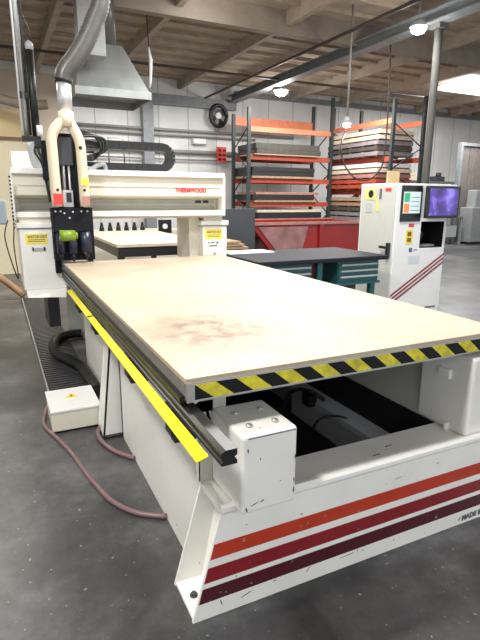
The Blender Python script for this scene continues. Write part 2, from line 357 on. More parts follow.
# wall items
o = thing('wall_fan', 'round black wall fan high on the white rear wall', 'fan', (6.3, 14.8, 3.8))
g = bmesh.new(); ring = [(6.3+.26*math.cos(a), 14.68, 3.83+.29*math.sin(a)) for a in [i*math.pi/12 for i in range(25)]]; bm_tube(g, ring, .06, 8); obj('cage', g, 'black', o)
g = bmesh.new()
for k in range(4):
    a = k*math.pi/2+.4; bm_hex(g, [(6.3+.05*math.cos(a-.4), 14.70, 3.83+.05*math.sin(a-.4)), (6.3+.24*math.cos(a-.3), 14.70, 3.83+.26*math.sin(a-.3)), (6.3+.24*math.cos(a+.5), 14.73, 3.83+.26*math.sin(a+.5)), (6.3+.05*math.cos(a+.4), 14.73, 3.83+.05*math.sin(a+.4)),
        (6.3+.05*math.cos(a-.4), 14.71, 3.83+.05*math.sin(a-.4)), (6.3+.24*math.cos(a-.3), 14.71, 3.83+.26*math.sin(a-.3)), (6.3+.24*math.cos(a+.5), 14.74, 3.83+.26*math.sin(a+.5)), (6.3+.05*math.cos(a+.4), 14.74, 3.83+.05*math.sin(a+.4))])
obj('blades', g, 'black', o); g = bmesh.new(); bm_cyl(g, (6.3, 14.66, 3.83), .09, .2, 'Y'); obj('hub', g, 'white', o)
obj('bracket', B((6.26, 6.34, 14.74, 14.9, 3.4, 3.62)), 'steel', o)
o = thing('wall_box', 'small white box on the rear wall left of the fan', 'box', (5.7, 14.8, 3.2))
obj('case', B((5.5, 5.95, 14.76, 14.9, 3.0, 3.17), bev=.01), 'lightgrey', o); obj('cover', B((5.53, 5.92, 14.745, 14.76, 3.02, 3.15)), 'white', o)
o = thing('fire_call_box', 'small red-brown box with two columns of marks on the rear wall', 'call box', (6.4, 14.8, 2.7))
obj('case', B((6.25, 6.55, 14.66, 14.74, 2.52, 2.95), bev=.01), 'labelred', o)
for i in range(2):
    for j in range(3): obj('mark', B((6.29+.14*i, 6.37+.14*i, 14.645, 14.66, 2.56+.13*j, 2.62+.13*j)), 'black', o)

# ------------------------------------------------------------------ lamps
def lamp(x, y, z, r, label, power, top=4.22, hr=.01):
    o = thing('high_bay_light', label, 'ceiling light', (x, y, z), 'high bay lights')
    g = bmesh.new(); bm_cyl(g, (x, y, z+.03), r, .12, r2=r*.45); obj('reflector', g, 'lightgrey', o)
    g = bmesh.new(); bmesh.ops.create_uvsphere(g, u_segments=16, v_segments=10, radius=r*.82)
    for v in g.verts: v.co = Vector((v.co.x+x, v.co.y+y, v.co.z*.6+z))
    obj('bulb', g, 'lamp', o)
    obj('hanger', T([(x, y, z+.15), (x, y, top)], hr), 'steel' if hr < .015 else 'pipe', o)
    l = bpy.data.lights.new('lamp_light', 'POINT'); l.energy = power; l.shadow_soft_size = r; l.color = (1, .98, .95)
    q = bpy.data.objects.new('lamp_light', l); COL.objects.link(q); q.location = (0, 0, -.2); q.parent = o
lamp(6.36, 6.75, 4.08, .14, 'bright ceiling lamp just left of the steel column head', 25, 4.6)
lamp(7.0, 12.2, 4.13, .2, 'ceiling lamp glowing over the left pallet rack', 70, 4.6)
lamp(3.3, 7.88, 4.56, .18, 'ceiling lamp at the top edge of the picture, above the gantry', 22, 4.75)
lamp(6.0, 8.0, 2.77, .085, 'small lamp hanging low on a long cord before the pallet racks', 15, 4.75, .02)

# ------------------------------------------------------------------ pallet racks
def rack(x0, x1, y0, y1, h, levels, beamdir, label, m1='orange', m2='post', htops=None):
    o = thing('pallet_rack', label, 'rack', ((x0+x1)/2, (y0+y1)/2, 0), 'pallet racks')
    for i, (x, y) in enumerate(((x0, y0), (x1, y0), (x0, y1), (x1, y1))):
        hh = (htops or (h,)*4)[i]
        obj('upright', B((x-.045, x+.045, y-.04, y+.04, 0, hh)), m2, o)
        obj('foot_plate', B((x-.08, x+.08, y-.07, y+.07, 0, .012)), m2, o)
    for k, z in enumerate(levels):
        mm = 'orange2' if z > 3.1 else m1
        if beamdir == 'X':
            for y in (y0, y1): obj('beam', B((x0+.045, x1-.045, y-.03, y+.03, z-.13+(.27 if z > 3.1 and y == y1 else 0), z+(.37 if z > 3.1 and y == y1 else 0))), mm, o)
        else:
            for x in (x0, x1): obj('beam', B((x-.03, x+.03, y0+.04, y1-.04, z-.13, z)), mm, o)
    zs = [.4+.6*i for i in range(int(h/.6))]
    for e in (0, 1):
        g = bmesh.new()
        for i, z in enumerate(zs[:-1]):
            if beamdir == 'X':
                x = (x0, x1)[e]; a = (x, y0, z) if i % 2 else (x, y1, z); b_ = (x, y1, z+.6) if i % 2 else (x, y0, z+.6)
            else:
                y = (y0, y1)[e]; a = (x0, y, z) if i % 2 else (x1, y, z); b_ = (x1, y, z+.6) if i % 2 else (x0, y, z+.6)
            bm_tube(g, [a, b_], .018, 6)
        obj('brace', g, m2, o)
    return o
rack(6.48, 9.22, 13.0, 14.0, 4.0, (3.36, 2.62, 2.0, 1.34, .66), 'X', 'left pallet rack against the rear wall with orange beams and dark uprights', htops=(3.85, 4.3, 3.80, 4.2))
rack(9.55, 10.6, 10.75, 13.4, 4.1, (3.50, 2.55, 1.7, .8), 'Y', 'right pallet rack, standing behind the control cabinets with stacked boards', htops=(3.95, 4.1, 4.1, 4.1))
def board(x0, x1, y0, y1, z0, z1, m, label, group, name='board'):
    return tag(obj(name, B((x0, x1, y0, y1, z0, z1), bev=.004), m), label, 'board', group)
RB = [(2.62, .035, 'tan', 'tan board lying lowest on the second shelf down of the left rack'),
      (2.657, .13, 'greyboard', 'thick grey-brown board in the middle of the second shelf down of the left rack'),
      (2.789, .15, 'greyboard', 'thick grey-brown board topping the second shelf down of the left rack'),
      (2.0, .06, 'tan', 'tan board lying lowest on the middle shelf of the left rack'),
      (2.062, .12, 'darkboard', 'thick near-black board in the middle of the pile on the left rack middle shelf'),
      (2.184, .12, 'darkboard', 'thick near-black board on top of the left rack middle shelf'),
      (1.34, .07, 'tan', 'tan board lying lowest on the fourth shelf of the left rack'),
      (1.412, .14, 'darkboard', 'near-black board on the fourth shelf of the left rack'),
      (1.554, .07, 'pink', 'pinkish board topping the pile on the fourth shelf of the left rack'),
      (.66, .14, 'tan', 'tan board lying lowest near the floor in the left rack'),
      (.802, .25, 'darkboard', 'thick dark board on the bottom shelf of the left rack'),
      (1.054, .07, 'tan2', 'pale board topping the bottom pile of the left rack')]
for i, (z, t, mm, lb) in enumerate(RB):
    dx = random.uniform(-.12, .10)
    board(6.66+dx, 8.75+dx*1.5, 12.88+.03*random.random(), 14.1, z, z+t, mm, lb, 'boards on the left pallet rack')
where = ['lowest', 'second from the bottom', 'third from the bottom', 'fourth from the bottom', 'topmost']
def palletstack(z, n, mats, shelf):
    for k in range(n):
        o = thing('board_bundle', f'{ {"tan":"tan","tan2":"pale","greyboard":"grey","pink":"pinkish","orange":"orange-red","white":"white","purpleb":"greyish purple"}[mats[k]] } board bundle on the {shelf} shelf of the right rack, {where[k] if k < n-1 else "topmost"}', 'board bundle', (10, 12, z), 'board bundles on the right pallet rack')
        x0, x1, y0, y1 = 9.3+random.uniform(-.03, .03), 10.53, 11.0+random.uniform(-.04, .04), 13.25
        obj('boards', B((x0, x1, y0, y1, z+.035, z+.135)), mats[k], o)
        obj('battens', B(*[(x0+.02, x1, yy, yy+.09, z, z+.035) for yy in (y0+.05, y0+.6, (y0+y1)/2, y1-.6, y1-.14)]), 'brown', o)
        z += .139
M['purpleb'] = mat('greyish_purple', (.24, .21, .22), .6, var=.2)
palletstack(2.55, 5, ['purpleb', 'greyboard', 'purpleb', 'tan2', 'tan2'], 'upper')
palletstack(1.7, 5, ['orange', 'orange', 'pink', 'tan2', 'white'], 'middle')
palletstack(.8, 5, ['purpleb', 'purpleb', 'greyboard', 'tan', 'tan'], 'lower')

# ------------------------------------------------------------------ far right
o = thing('folding_door', 'tall grey-brown door of vertical boards at the far right', 'door', (14.3, 12.4, 0))
obj('frame', B((13.9, 13.99, 12.35, 12.5, 0, 3.25), (13.99, 17, 12.35, 12.5, 3.15, 3.25)), 'girder', o)
for k in range(8): obj('board', B((14.02+.36*k, 14.34+.36*k, 12.4, 12.45, .05, 3.15)), mat('grey_brown_board', (.19, .165, .15), .6, var=.15) if k == 0 else bpy.data.materials['grey_brown_board'], o)
o = thing('far_machine', 'grey machine cabinet standing before the tall far door', 'machine', (14.2, 11.7, 0))
obj('body', B((13.95, 15.6, 11.7, 12.2, .08, 1.2), bev=.02), 'greypaint', o); obj('head', B((14.1, 15.3, 11.75, 12.1, 1.2, 1.75), bev=.02), 'greypaint', o); obj('base', B((14.0, 15.5, 11.75, 12.15, 0, .08)), 'black', o)
o = thing('far_workstation', 'grey desk with a white upright case, right of the control cabinets', 'desk', (13.2, 12.1, 0))
obj('desktop', B((12.8, 13.8, 11.9, 12.6, .86, .90)), 'steel', o)
for x in (12.84, 13.76):
    for yy in (11.94, 12.56): obj('leg', B((x-.03, x+.03, yy-.03, yy+.03, 0, .86)), 'greypaint', o)
obj('drawer_unit', B((12.95, 13.6, 11.95, 12.5, .25, .62)), 'lightgrey', o); obj('upright_case', B((12.9, 13.5, 12.0, 12.5, .9, 1.9), bev=.02), 'lightgrey', o)
o = thing('wall_shelf', 'long thin shelf on the rear wall behind the monitor', 'shelf', (14, 14.6, 2))
obj('shelf_board', B((11.8, 16.6, 14.3, 14.9, 2.02, 2.10)), 'steel', o)
for x in (12.2, 16): obj('bracket', B((x, x+.05, 14.35, 14.9, 1.7, 2.02)), 'steel', o)
o = thing('bundle_on_shelf', 'pale folded bundle on the wall shelf', 'bundle', (13.4, 14.5, 2.1))
g = bmesh.new(); bm_box(g, 12.9, 14.3, 14.4, 14.8, 2.10, 2.26, bev=.04); bm_box(g, 13.0, 14.1, 14.45, 14.8, 2.25, 2.38, bev=.04); obj('cloth', g, 'tan2', o)
obj('strap', B((13.5, 13.58, 14.38, 14.82, 2.10, 2.39)), 'pink', o)
o = thing('black_device', 'small black device on the wall shelf right of the bundle', 'device', (15.2, 14.5, 2.1))
g = bmesh.new(); bm_box(g, 15.0, 15.5, 14.4, 14.7, 2.10, 2.28, bev=.03); bm_cyl(g, (15.3, 14.55, 2.26), .1, .16); obj('body', g, 'greydark', o)

# ------------------------------------------------------------------ control console and electrical cabinet
o = thing('control_console', 'white control console with screens and three diagonal red stripes, right of the workbench', 'control console', (4.6, 4.9, 0))
X0, X1, Y0, Y1, ZT = 4.18, 5.0, 4.55, 5.20, 1.64
bm = bmesh.new()
bm_box(bm, X0, 4.585, Y0, Y1, .04, ZT, bev=.006); bm_box(bm, 4.575, X1, Y0, Y1, .04, .885, bev=.006); bm_box(bm, 4.575, X1, Y0, Y1, 1.20, ZT, bev=.006); bm_box(bm, 4.965, X1, Y0, Y1, .87, 1.22, bev=.004); bm_box(bm, 4.575, X1, 4.95, Y1, .87, 1.22)
obj('body', bm, 'cab', o)
obj('plinth', B((X0+.03, X1-.03, Y0+.03, Y1-.03, 0, .04)), 'black', o)
obj('niche_lining', B((4.586, 4.964, 4.93, 4.949, .886, 1.199), (4.586, 4.592, 4.56, 4.93, .886, 1.199), (4.958, 4.964, 4.56, 4.93, .886, 1.199), (4.592, 4.958, 4.56, 4.93, .886, .891)), 'black', o)
bm = bmesh.new(); bm_box(bm, 4.66, 4.90, 4.62, 4.78, .892, .92, bev=.005); obj('keyboard', bm, 'greypaint', o)
obj('cable', T([(4.70, 4.8, .92), (4.72, 4.8, 1.02), (4.80, 4.78, 1.07), (4.86, 4.8, 1.0), (4.87, 4.9, .93)], .012, seg=6, sm=5), 'steel', o)
p = obj('control_panel', B((4.235, 4.545, 4.535, 4.55, 1.205, 1.615), bev=.004), 'black', o)
obj('screen', B((4.262, 4.52, 4.531, 4.536, 1.30, 1.545)), 'screen1', p)
obj('status_tile', B((4.27, 4.35, 4.529, 4.532, 1.43, 1.53)), 'sgreen', p); obj('status_tile', B((4.27, 4.35, 4.529, 4.532, 1.31, 1.41)), 'sorange', p)
for k in range(4): obj('text_line', B((4.37, 4.50, 4.529, 4.532, 1.33+.05*k, 1.336+.05*k)), 'labelgrey', p)
p = obj('monitor', B((4.53, 5.045, 4.43, 4.48, 1.245, 1.612), bev=.008), 'black', o)
obj('display', B((4.56, 5.015, 4.426, 4.431, 1.275, 1.585)), 'purple', p); obj('mount', B((4.72, 4.82, 4.48, 4.55, 1.36, 1.48)), 'black', p)
obj('red_sticker', B((4.385, 4.47, 4.547, 4.55, 1.14, 1.18)), 'labelred', o)
p = obj('yellow_sticker', B((4.35, 4.46, 4.547, 4.55, .94, 1.11)), 'ylabel', o); obj('ink_mark', B((4.375, 4.435, 4.545, 4.548, .965, 1.015)), 'brown', p); obj('ink_mark', B((4.375, 4.435, 4.545, 4.548, 1.035, 1.085)), 'brown', p)
obj('logo_mark', B((4.42, 4.47, 4.547, 4.55, .845, .895)), 'logoblue', o); obj('logo_mark', B((4.49, 4.55, 4.547, 4.55, .86, .88)), 'lightgrey', o)
obj('small_plate', B((4.42, 4.60, 4.547, 4.55, .70, .80), bev=.001), 'palecool', o)
for k in range(3):
    s0 = .05*k; bm = bmesh.new()
    bm_hex(bm, [(4.182, 4.546, .315-s0), (4.998, 4.546, .79-s0), (4.998, 4.55, .79-s0), (4.182, 4.55, .315-s0), (4.182, 4.546, .338-s0), (4.998, 4.546, .813-s0), (4.998, 4.55, .813-s0), (4.182, 4.55, .338-s0)]); obj('stripe', bm, 'red2', o)
text('maker_name', 'THERMWOOD', .03, faceY(4.76, 4.547, .13), 'labelgrey', o, sx=.9)
d = obj('side_door', B((4.165, 4.18, 4.57, 5.17, .08, 1.62), bev=.005), 'cab_shaded', o)  # same white cabinet, painted darker as the side turned from the light
bm = bmesh.new(); bm_box(bm, 4.12, 4.165, 4.585, 4.625, .80, .96, bev=.006); bm_box(bm, 4.10, 4.135, 4.59, 4.72, .89, .92, bev=.004); obj('latch', bm, 'black', d)
bm = bmesh.new(); bm_prism(bm, [(4.90, 1.45), (5.10, 1.45), (5.10, 1.58), (4.90, 1.58)], 'X', 4.1615, 4.165); obj('warning_sticker', bm, 'paleyellow', d)
bm = bmesh.new(); bm_cyl(bm, (4.159, 4.99, 1.52), .045, .004, 'X'); obj('black_disc', bm, 'black', d)
obj('green_sticker', B((4.1615, 4.165, 4.83, 4.89, 1.31, 1.45)), 'paleyellow', d); obj('pale_sticker', B((4.1615, 4.165, 4.96, 5.08, 1.30, 1.41)), 'lightgrey', d)
obj('grey_sticker', B((4.1615, 4.165, 4.80, 4.84, 1.46, 1.58)), 'labelgrey', d)
obj('red_sticker', B((4.1615, 4.165, 4.64, 4.74, 1.55, 1.585)), 'labelred', d)
o = thing('plywood_offcut', 'small upright plywood piece on top of the white control console', 'board', (4.5, 5.0, 1.64))
obj('panel', B((4.42, 4.60, 5.0, 5.03, 1.64, 1.80)), 'cardboard', o); obj('stand', B((4.46, 4.56, 5.03, 5.12, 1.64, 1.66)), 'brown', o)
tag(obj('looping_cord', T([(5.99, 8, 2.68), (5.92, 8.02, 2.5), (5.90, 8, 2.33), (6.0, 8, 2.07), (6.26, 8, 1.84), (6.57, 8, 1.81), (6.8, 8, 1.96), (6.92, 8, 2.2), (6.95, 8, 3), (6.9, 8, 4.22)], .014, seg=6, sm=8), 'darkpipe'), 'thin dark cord looping from the low hanging lamp before the right rack', 'cord')

# ------------------------------------------------------------------ black workbench
o = thing('workbench', 'black-topped workbench with teal drawer units behind the router table', 'workbench', (2.95, 4.6, 0))
obj('benchtop', B((2.19, 3.78, 4.17, 5.15, .83, .875), bev=.008), 'bench', o)
for (x0, x1) in ((2.40, 2.84), (3.16, 3.70)):
    u = obj('drawer_unit', B((x0, x1, 4.24, 5.0, .60, .83)), 'teal', o)
    for k in range(3): 
        d = obj('drawer', B((x0+.01, x1-.01, 4.225, 4.24, .625+.063*k, .675+.063*k)), 'teal', u)
        
    obj('drawer_pull', B(*[(x0+.03, x1-.03, 4.20, 4.226, .655+.063*k, .672+.063*k) for k in range(3)]), 'lightgrey', u)
    obj('teal_apron', B((x0-.02, x1+.02, 4.22, 5.02, .575, .60)), 'teal', u)
for x in (2.25, 2.95, 3.65):
    for yy in (4.28, 5.04): obj('leg', B((x-.03, x+.03, yy-.03, yy+.03, 0, .83)), 'teal', o)
obj('lower_shelf', B((2.28, 3.62, 4.31, 5.0, .2, .23)), 'greydark', o)
obj('hanging_panel', B((2.98, 3.10, 4.5, 4.52, .3, .83)), 'hopper', o)
bm = bmesh.new(); bm_box(bm, 2.21, 2.75, 4.85, 5.14, .876, .888, bev=.003); tag(obj('white_sheet', bm, 'white'), 'white sheet lying on the back left corner of the black workbench', 'sheet')

# red hopper
o = thing('dump_hopper', 'red self-dumping metal hopper with a pale rim behind the workbench', 'hopper', (4.3, 7, 0))
def shell(x0t, x1t, x0b, x1b, y0, y1, zt, zb, t=.02):
    bm = bmesh.new()
    bm_hex(bm, [(x0b, y0, zb), (x1b, y0, zb), (x1b, y0+t, zb), (x0b, y0+t, zb), (x0t, y0, zt), (x1t, y0, zt), (x1t, y0+t, zt), (x0t, y0+t, zt)])
    bm_hex(bm, [(x0b, y1-t, zb), (x1b, y1-t, zb), (x1b, y1, zb), (x0b, y1, zb), (x0t, y1-t, zt), (x1t, y1-t, zt), (x1t, y1, zt), (x0t, y1, zt)])
    bm_hex(bm, [(x0b, y0, zb), (x0b+t, y0, zb), (x0b+t, y1, zb), (x0b, y1, zb), (x0t, y0, zt), (x0t+t, y0, zt), (x0t+t, y1, zt), (x0t, y1, zt)])
    bm_hex(bm, [(x1b-t, y0, zb), (x1b, y0, zb), (x1b, y1, zb), (x1b-t, y1, zb), (x1t-t, y0, zt), (x1t, y0, zt), (x1t, y1, zt), (x1t-t, y1, zt)])
    bm_box(bm, x0b, x1b, y0, y1, zb, zb+t); return bm
obj('tub', shell(3.25, 5.45, 3.9, 5.4, 6.5, 7.6, 1.1, .35), 'hopper', o)
obj('rim', B((3.2, 5.48, 6.46, 6.5, 1.08, 1.12), (3.2, 5.48, 7.6, 7.64, 1.08, 1.12), (3.2, 3.25, 6.5, 7.6, 1.08, 1.12)), 'pink', o)
bm = bmesh.new(); bm_prism(bm, [(3.40, 1.05), (4.25, 1.05), (4.08, .40), (3.97, .40)], 'Y', 6.485, 6.499); obj('sheen_plate', bm, mat('sheen_pink_grey', (.34, .17, .165), .4, var=.4, scale=4), o)  # pink-grey plate paints in the reflection on the hopper's sloped end
obj('side_rib', B((4.45, 4.52, 6.46, 6.5, .36, 1.08)), 'hopper', o)
bm = B((3.40, 3.46, 6.6, 6.66, .1, 1.0), (3.40, 3.46, 7.4, 7.46, .1, 1.0), (3.3, 5.4, 6.6, 6.7, .02, .12), (3.3, 5.4, 7.4, 7.5, .02, .12), (4.1, 5.3, 6.7, 7.4, .12, .35)); obj('base_frame', bm, 'black', o)
for x in (3.5, 5.2):
    for yy in (6.65, 7.45):
        bm = bmesh.new(); bm_cyl(bm, (x, yy-.03, .05), .05, .06, 'Y'); obj('wheel', bm, 'black', o)
o = thing('slate_guard', 'dark slate-grey upright panel between gantry right leg and red hopper', 'panel', (3.05, 6.2, 0))
obj('panel', B((2.72, 3.2, 6.2, 6.24, .15, 1.32), bev=.004), 'greydark', o); obj('stand', B((2.76, 2.82, 6.1, 6.5, 0, .15), (3.1, 3.16, 6.1, 6.5, 0, .15)), 'black', o)
o = thing('timber_stack', 'pile of rough tan boards beside the gantry right leg', 'timber pile', (2.6, 5.75, 0))
bm = bmesh.new()
for k in range(3): bm_box(bm, 2.25+.04*k, 2.75-.05*k, 5.5, 6.02, .86+.035*k, .885+.035*k)
obj('boards', bm, 'tan', o); obj('stand', B((2.3, 2.7, 5.52, 6.0, .8, .86), (2.32, 2.37, 5.55, 5.6, 0, .8), (2.62, 2.67, 5.55, 5.6, 0, .8), (2.32, 2.37, 5.9, 5.95, 0, .8), (2.62, 2.67, 5.9, 5.95, 0, .8)), 'black', o)

# second table behind the gantry
o = thing('feed_table', 'second black-framed table with a pale board top, seen under the gantry beam', 'table', (1.9, 7.4, 0))
obj('board_top', B((1.30, 2.50, 6.2, 8.7, .86, .9), bev=.004), 'tan2', o)
obj('frame', B((1.32, 2.48, 6.22, 6.30, .74, .86), (1.32, 1.40, 6.3, 8.68, .74, .86), (2.40, 2.48, 6.3, 8.68, .74, .86)), 'black', o)
for x in (1.36, 2.44):
    for yy in (6.26, 8.6): obj('leg', B((x-.04, x+.04, yy-.04, yy+.04, 0, .74)), 'black', o)
obj('lower_rail', B((1.32, 2.48, 6.24, 6.30, .42, .48)), 'greypaint', o)
o = thing('tool_holder_rack', 'low white rack with a row of black tool holders behind the spindle', 'tool rack', (1.5, 9, 0))
obj('cabinet', B((1.2, 3.6, 9.3, 9.9, 0, .86), bev=.01), 'paint2', o)
for k in range(6):
    bm = bmesh.new(); bm_cyl(bm, (1.72+.15*k, 9.4, .86), .05, .10, r2=.03); bm_cyl(bm, (1.72+.15*k, 9.4, .96), .025, .05); obj('tool_holder', bm, 'black', o)
p = obj('meter_box', B((2.75, 3.0, 9.27, 9.3, .80, 1.05)), 'black', o); bm = bmesh.new(); bm_cyl(bm, (2.87, 9.26, .93), .05, .012, 'Y'); obj('dial', bm, 'white', p)

# ------------------------------------------------------------------ hood
o = thing('fume_hood', 'galvanised pyramid fume hood hanging from the roof above the gantry', 'hood', (1.78, 8.5, 2.95))
bm = bmesh.new(); bm_hex(bm, [(1.22, 8, 3.0), (2.30, 8, 3.0), (2.30, 9.1, 3.0), (1.22, 9.1, 3.0), (1.36, 8.3, 3.68), (1.98, 8.3, 3.68), (1.98, 8.85, 3.68), (1.36, 8.85, 3.68)]); obj('canopy', bm, 'hood', o)
obj('lip', B((1.20, 2.32, 7.98, 8.0, 2.90, 3.01), (1.20, 1.22, 8.0, 9.1, 2.90, 3.01), (2.30, 2.32, 8.0, 9.1, 2.90, 3.01), (1.2, 2.32, 9.1, 9.12, 2.90, 3.01)), 'hood', o)
bm = bmesh.new(); bm_cyl(bm, (1.76, 8.58, 3.68), .19, 1.06); obj('stack', bm, 'duct', o)
tag(obj('square_duct', B((1.24, 1.60, 7.65, 7.95, 3.35, 4.74), bev=.005), 'greypaint'), 'dark grey square duct rising beside the hood to the roof', 'duct')
# hanging white wrap
o = thing('drop_cord', 'short drop cord wrapped in white with a hook, hanging right of the hood', 'cord', (2.7, 9.3, 4.4))
bm = bmesh.new(); bm_tube(bm, [(2.62, 9.2, 4.75), (2.66, 9.2, 3.75), (2.63, 9.2, 3.5)], [.008, .008, .008], 6); obj('cord', bm, 'black', o)
bm = bmesh.new(); bm_tube(bm, [(2.64, 9.17, 3.95), (2.67, 9.16, 3.75), (2.65, 9.16, 3.4), (2.63, 9.15, 3.3)], [.015, .035, .025, .008], 8); obj('white_wrap', bm, 'white', o)

# ------------------------------------------------------------------ CNC ROUTER
R = thing('cnc_router', 'large off-white router machine with long cream table, gantry and red stripes', 'cnc machine', (1.265, 3.4, 0))
# base frame
bm = bmesh.new()
def mirrored(fn):
    pass
XC = 1.265
def mx(x): return 2*XC-x
# front member: hollow box with slanted open ends
t = .012
bm_hex(bm, [(.491, 1.39, 0), (mx(.491), 1.39, 0), (mx(.491), 1.39+t, 0), (.491, 1.39+t, 0), (.603, 1.39, .42), (mx(.603), 1.39, .42), (mx(.603), 1.39+t, .42), (.603, 1.39+t, .42)])
bm_prism(bm, [(1.39, .405), (1.384, .418), (1.385, .432), (1.394, .442), (1.408, .442), (1.419, .434), (1.426, .421), (1.6, .42), (1.6, .408)], 'X', .600, mx(.600))
bm_hex(bm, [(.490, 1.60, 0), (mx(.49), 1.60, 0), (mx(.49), 1.60-t, 0), (.49, 1.60-t, 0), (.603, 1.6, .41), (mx(.603), 1.6, .41), (mx(.603), 1.6-t, .41), (.603, 1.6-t, .41)])
bm_box(bm, .495, mx(.495), 1.40, 1.59, 0, .012)
for s in (0, 1):   # inner end diaphragm, set back
    a, b_ = (.60, .68) if s == 0 else (mx(.60), mx(.68))
    bm_hex(bm, [(a, 1.40, .01), (a+t, 1.40, .01), (a+t, 1.59, .01), (a, 1.59, .01), (b_, 1.40, .41), (b_+t, 1.40, .41), (b_+t, 1.59, .41), (b_, 1.59, .41)])
front = obj('front_member', bm, 'paint', R)
def stripe(z0, z1, m, name='stripe'):
    xl = lambda z: .491+.112*z/.42
    b2 = bmesh.new(); bm_hex(b2, [(xl(z0)+.004, 1.3885, z0), (mx(xl(z0)+.004), 1.3885, z0), (mx(xl(z0)+.004), 1.3902, z0), (xl(z0)+.004, 1.3902, z0),
        (xl(z1)+.004, 1.3885, z1), (mx(xl(z1)+.004), 1.3885, z1), (mx(xl(z1)+.004), 1.3902, z1), (xl(z1)+.004, 1.3902, z1)])
    o = obj(name, b2, m, front); return o
stripe(.240, .298, 'red1')['label'] = 'orange-red top stripe'
stripe(.150, .208, 'red2')['label'] = 'crimson middle stripe'
stripe(.070, .128, 'red3')['label'] = 'dark maroon bottom stripe'
text('made_in_text', 'MADE IN U.S.A.', .036, faceY(1.815, 1.3885, .018), 'labelgrey', front)
bm = bmesh.new(); bm_cyl(bm, (.535, 1.50, .012), .010, .014, seg=6); bm_cyl(bm, (.535, 1.50, .012), .015, .005); obj('anchor_bolt', bm, 'greydark', front)
def scuffs(parent, spots, m='labelgrey'):
    bm = bmesh.new()
    for (x, y, z, sx, sz, ang) in spots:
        n = 7; pts = []
        for k in range(n):
            a = 2*math.pi*k/n; rr = random.uniform(.6, 1.0); px, pz = sx*rr*math.cos(a), sz*rr*math.sin(a)
            pts.append((x+px*math.cos(ang)-pz*math.sin(ang), z+px*math.sin(ang)+pz*math.cos(ang)))
        bm_prism(bm, pts, 'Y', y-.0006, y+.0006)
    obj('paint_chips', bm, m, parent)
scuffs(front, [(1.16, 1.389, .055, .05, .0015, .05), (1.21, 1.389, .06, .0015, .009, 0), (.70, 1.389, .045, .03, .002, .3), (.82, 1.389, .06, .012, .002, -.2), (.60, 1.389, .05, .003, .018, .3), (.93, 1.389, .315, .006, .003, 0), (.97, 1.389, .055, .02, .0012, .9),
   (1.8, 1.389, .03, .003, .016, -.4), (1.40, 1.389, .345, .02, .001, .1), (1.62, 1.389, .36, .01, .0012, .2)])
bm = bmesh.new()
for (x, y) in ((1.15, 1.50), (1.33, 1.47), (1.42, 1.52), (1.0, 1.405)): bm_box(bm, x, x+.03, y, y+.003, .4195, .4206)
for k, q in enumerate(((1.33, 1.47), (1.43, 1.51))): obj('paint_chip', B((q[0], q[0]+.035, q[1], q[1]+.004, .4205, .4225)), 'labelgrey', front)
bm.free()
# side body
bm = bmesh.new()
for s in (0, 1):
    f = (lambda x: x) if s == 0 else mx
    def bx(a, b_, *r): 
        p, q = sorted((f(a), f(b_))); bm_box(bm, p, q, *r)
    bx(.59, .605, 1.6, 2.93, 0, .74)
    bx(.60, .615, 3.12, 4.38, 0, .74)
    bx(.72, .735, 2.9, 5.5, 0, .74)
    bx(.59, .735, 2.9, 2.93, 0, .74); bx(.60, .735, 3.12, 3.15, 0, .74); bx(.60, .735, 4.35, 4.38, 0, .74)
    bx(.56, .66, 1.6, 5.5, .70, .745)
bm_box(bm, .59, mx(.59), 5.48, 5.5, 0, .74)
obj('side_body', bm, 'paint', R)
for s in (0, 1):   # protruding buttress ribs
    f = (lambda x: x) if s == 0 else mx
    for yy in (2.96,):
        bm = bmesh.new(); pr = [(f(.60), 0), (f(.475), 0), (f(.475), .06), (f(.545), .62), (f(.56), .68), (f(.60), .68)]
        bm_prism(bm, pr, 'Y', yy, yy+.02); bm_prism(bm, pr, 'Y', yy+.13, yy+.15)
        a = [f(.475), f(.487)]; bm_hex(bm, [(a[0], yy, 0), (a[1], yy, 0), (a[1], yy+.15, 0), (a[0], yy+.15, 0), (f(.545), yy, .62), (f(.557), yy, .62), (f(.557), yy+.15, .62), (f(.545), yy+.15, .62)])
        obj('buttress', bm, 'paint', R)
bm = B((.475, .60, 2.93, 3.14, 0, .012)); obj('rubber_foot', bm, 'black', R)
# inner cheeks and tray ledges
bm = bmesh.new()
for s in (0, 1):
    f = (lambda x: x) if s == 0 else mx
    P_ = [(f(.70), 1.6, .42), (f(.712), 1.6, .42), (f(.712), 4.6, .42), (f(.70), 4.6, .42), (f(.60), 1.6, .82), (f(.612), 1.6, .82), (f(.612), 4.6, .82), (f(.60), 4.6, .82)]
    bm_hex(bm, P_)
    p, q = sorted((f(.60), f(.712))); bm_box(bm, p, q, 1.6, 1.612, .42, .80)
obj('cheek_plate', bm, 'cheek', R)
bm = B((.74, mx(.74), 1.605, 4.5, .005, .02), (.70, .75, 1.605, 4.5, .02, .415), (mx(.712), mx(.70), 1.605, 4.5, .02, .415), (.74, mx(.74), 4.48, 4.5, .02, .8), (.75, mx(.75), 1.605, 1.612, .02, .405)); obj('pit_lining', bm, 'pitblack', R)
p = obj('vacuum_channel', B((1.69, 1.83, 1.62, 2.75, .19, .23), (1.72, 1.80, 1.62, 2.75, .02, .19), bev=.003), 'white', R)
bm = bmesh.new(); bm_tube(bm, [(1.52, 2.6, .03), (1.58, 2.55, .26), (1.66, 2.45, .30), (1.74, 2.4, .24)], .012, 8, sm=6); obj('vacuum_hose', bm, 'black', R); bm = bmesh.new(); bm_tube(bm, [(1.5, 2.2, .02), (1.55, 2.2, .22), (1.70, 2.15, .24), (1.84, 2.12, .1)], .007, 8, sm=6); obj('vacuum_hose', bm, 'black', R)
bm = B((1.64, 1.70, 2.42, 2.50, .2, .28), bev=.004); obj('valve', bm, 'black', R)
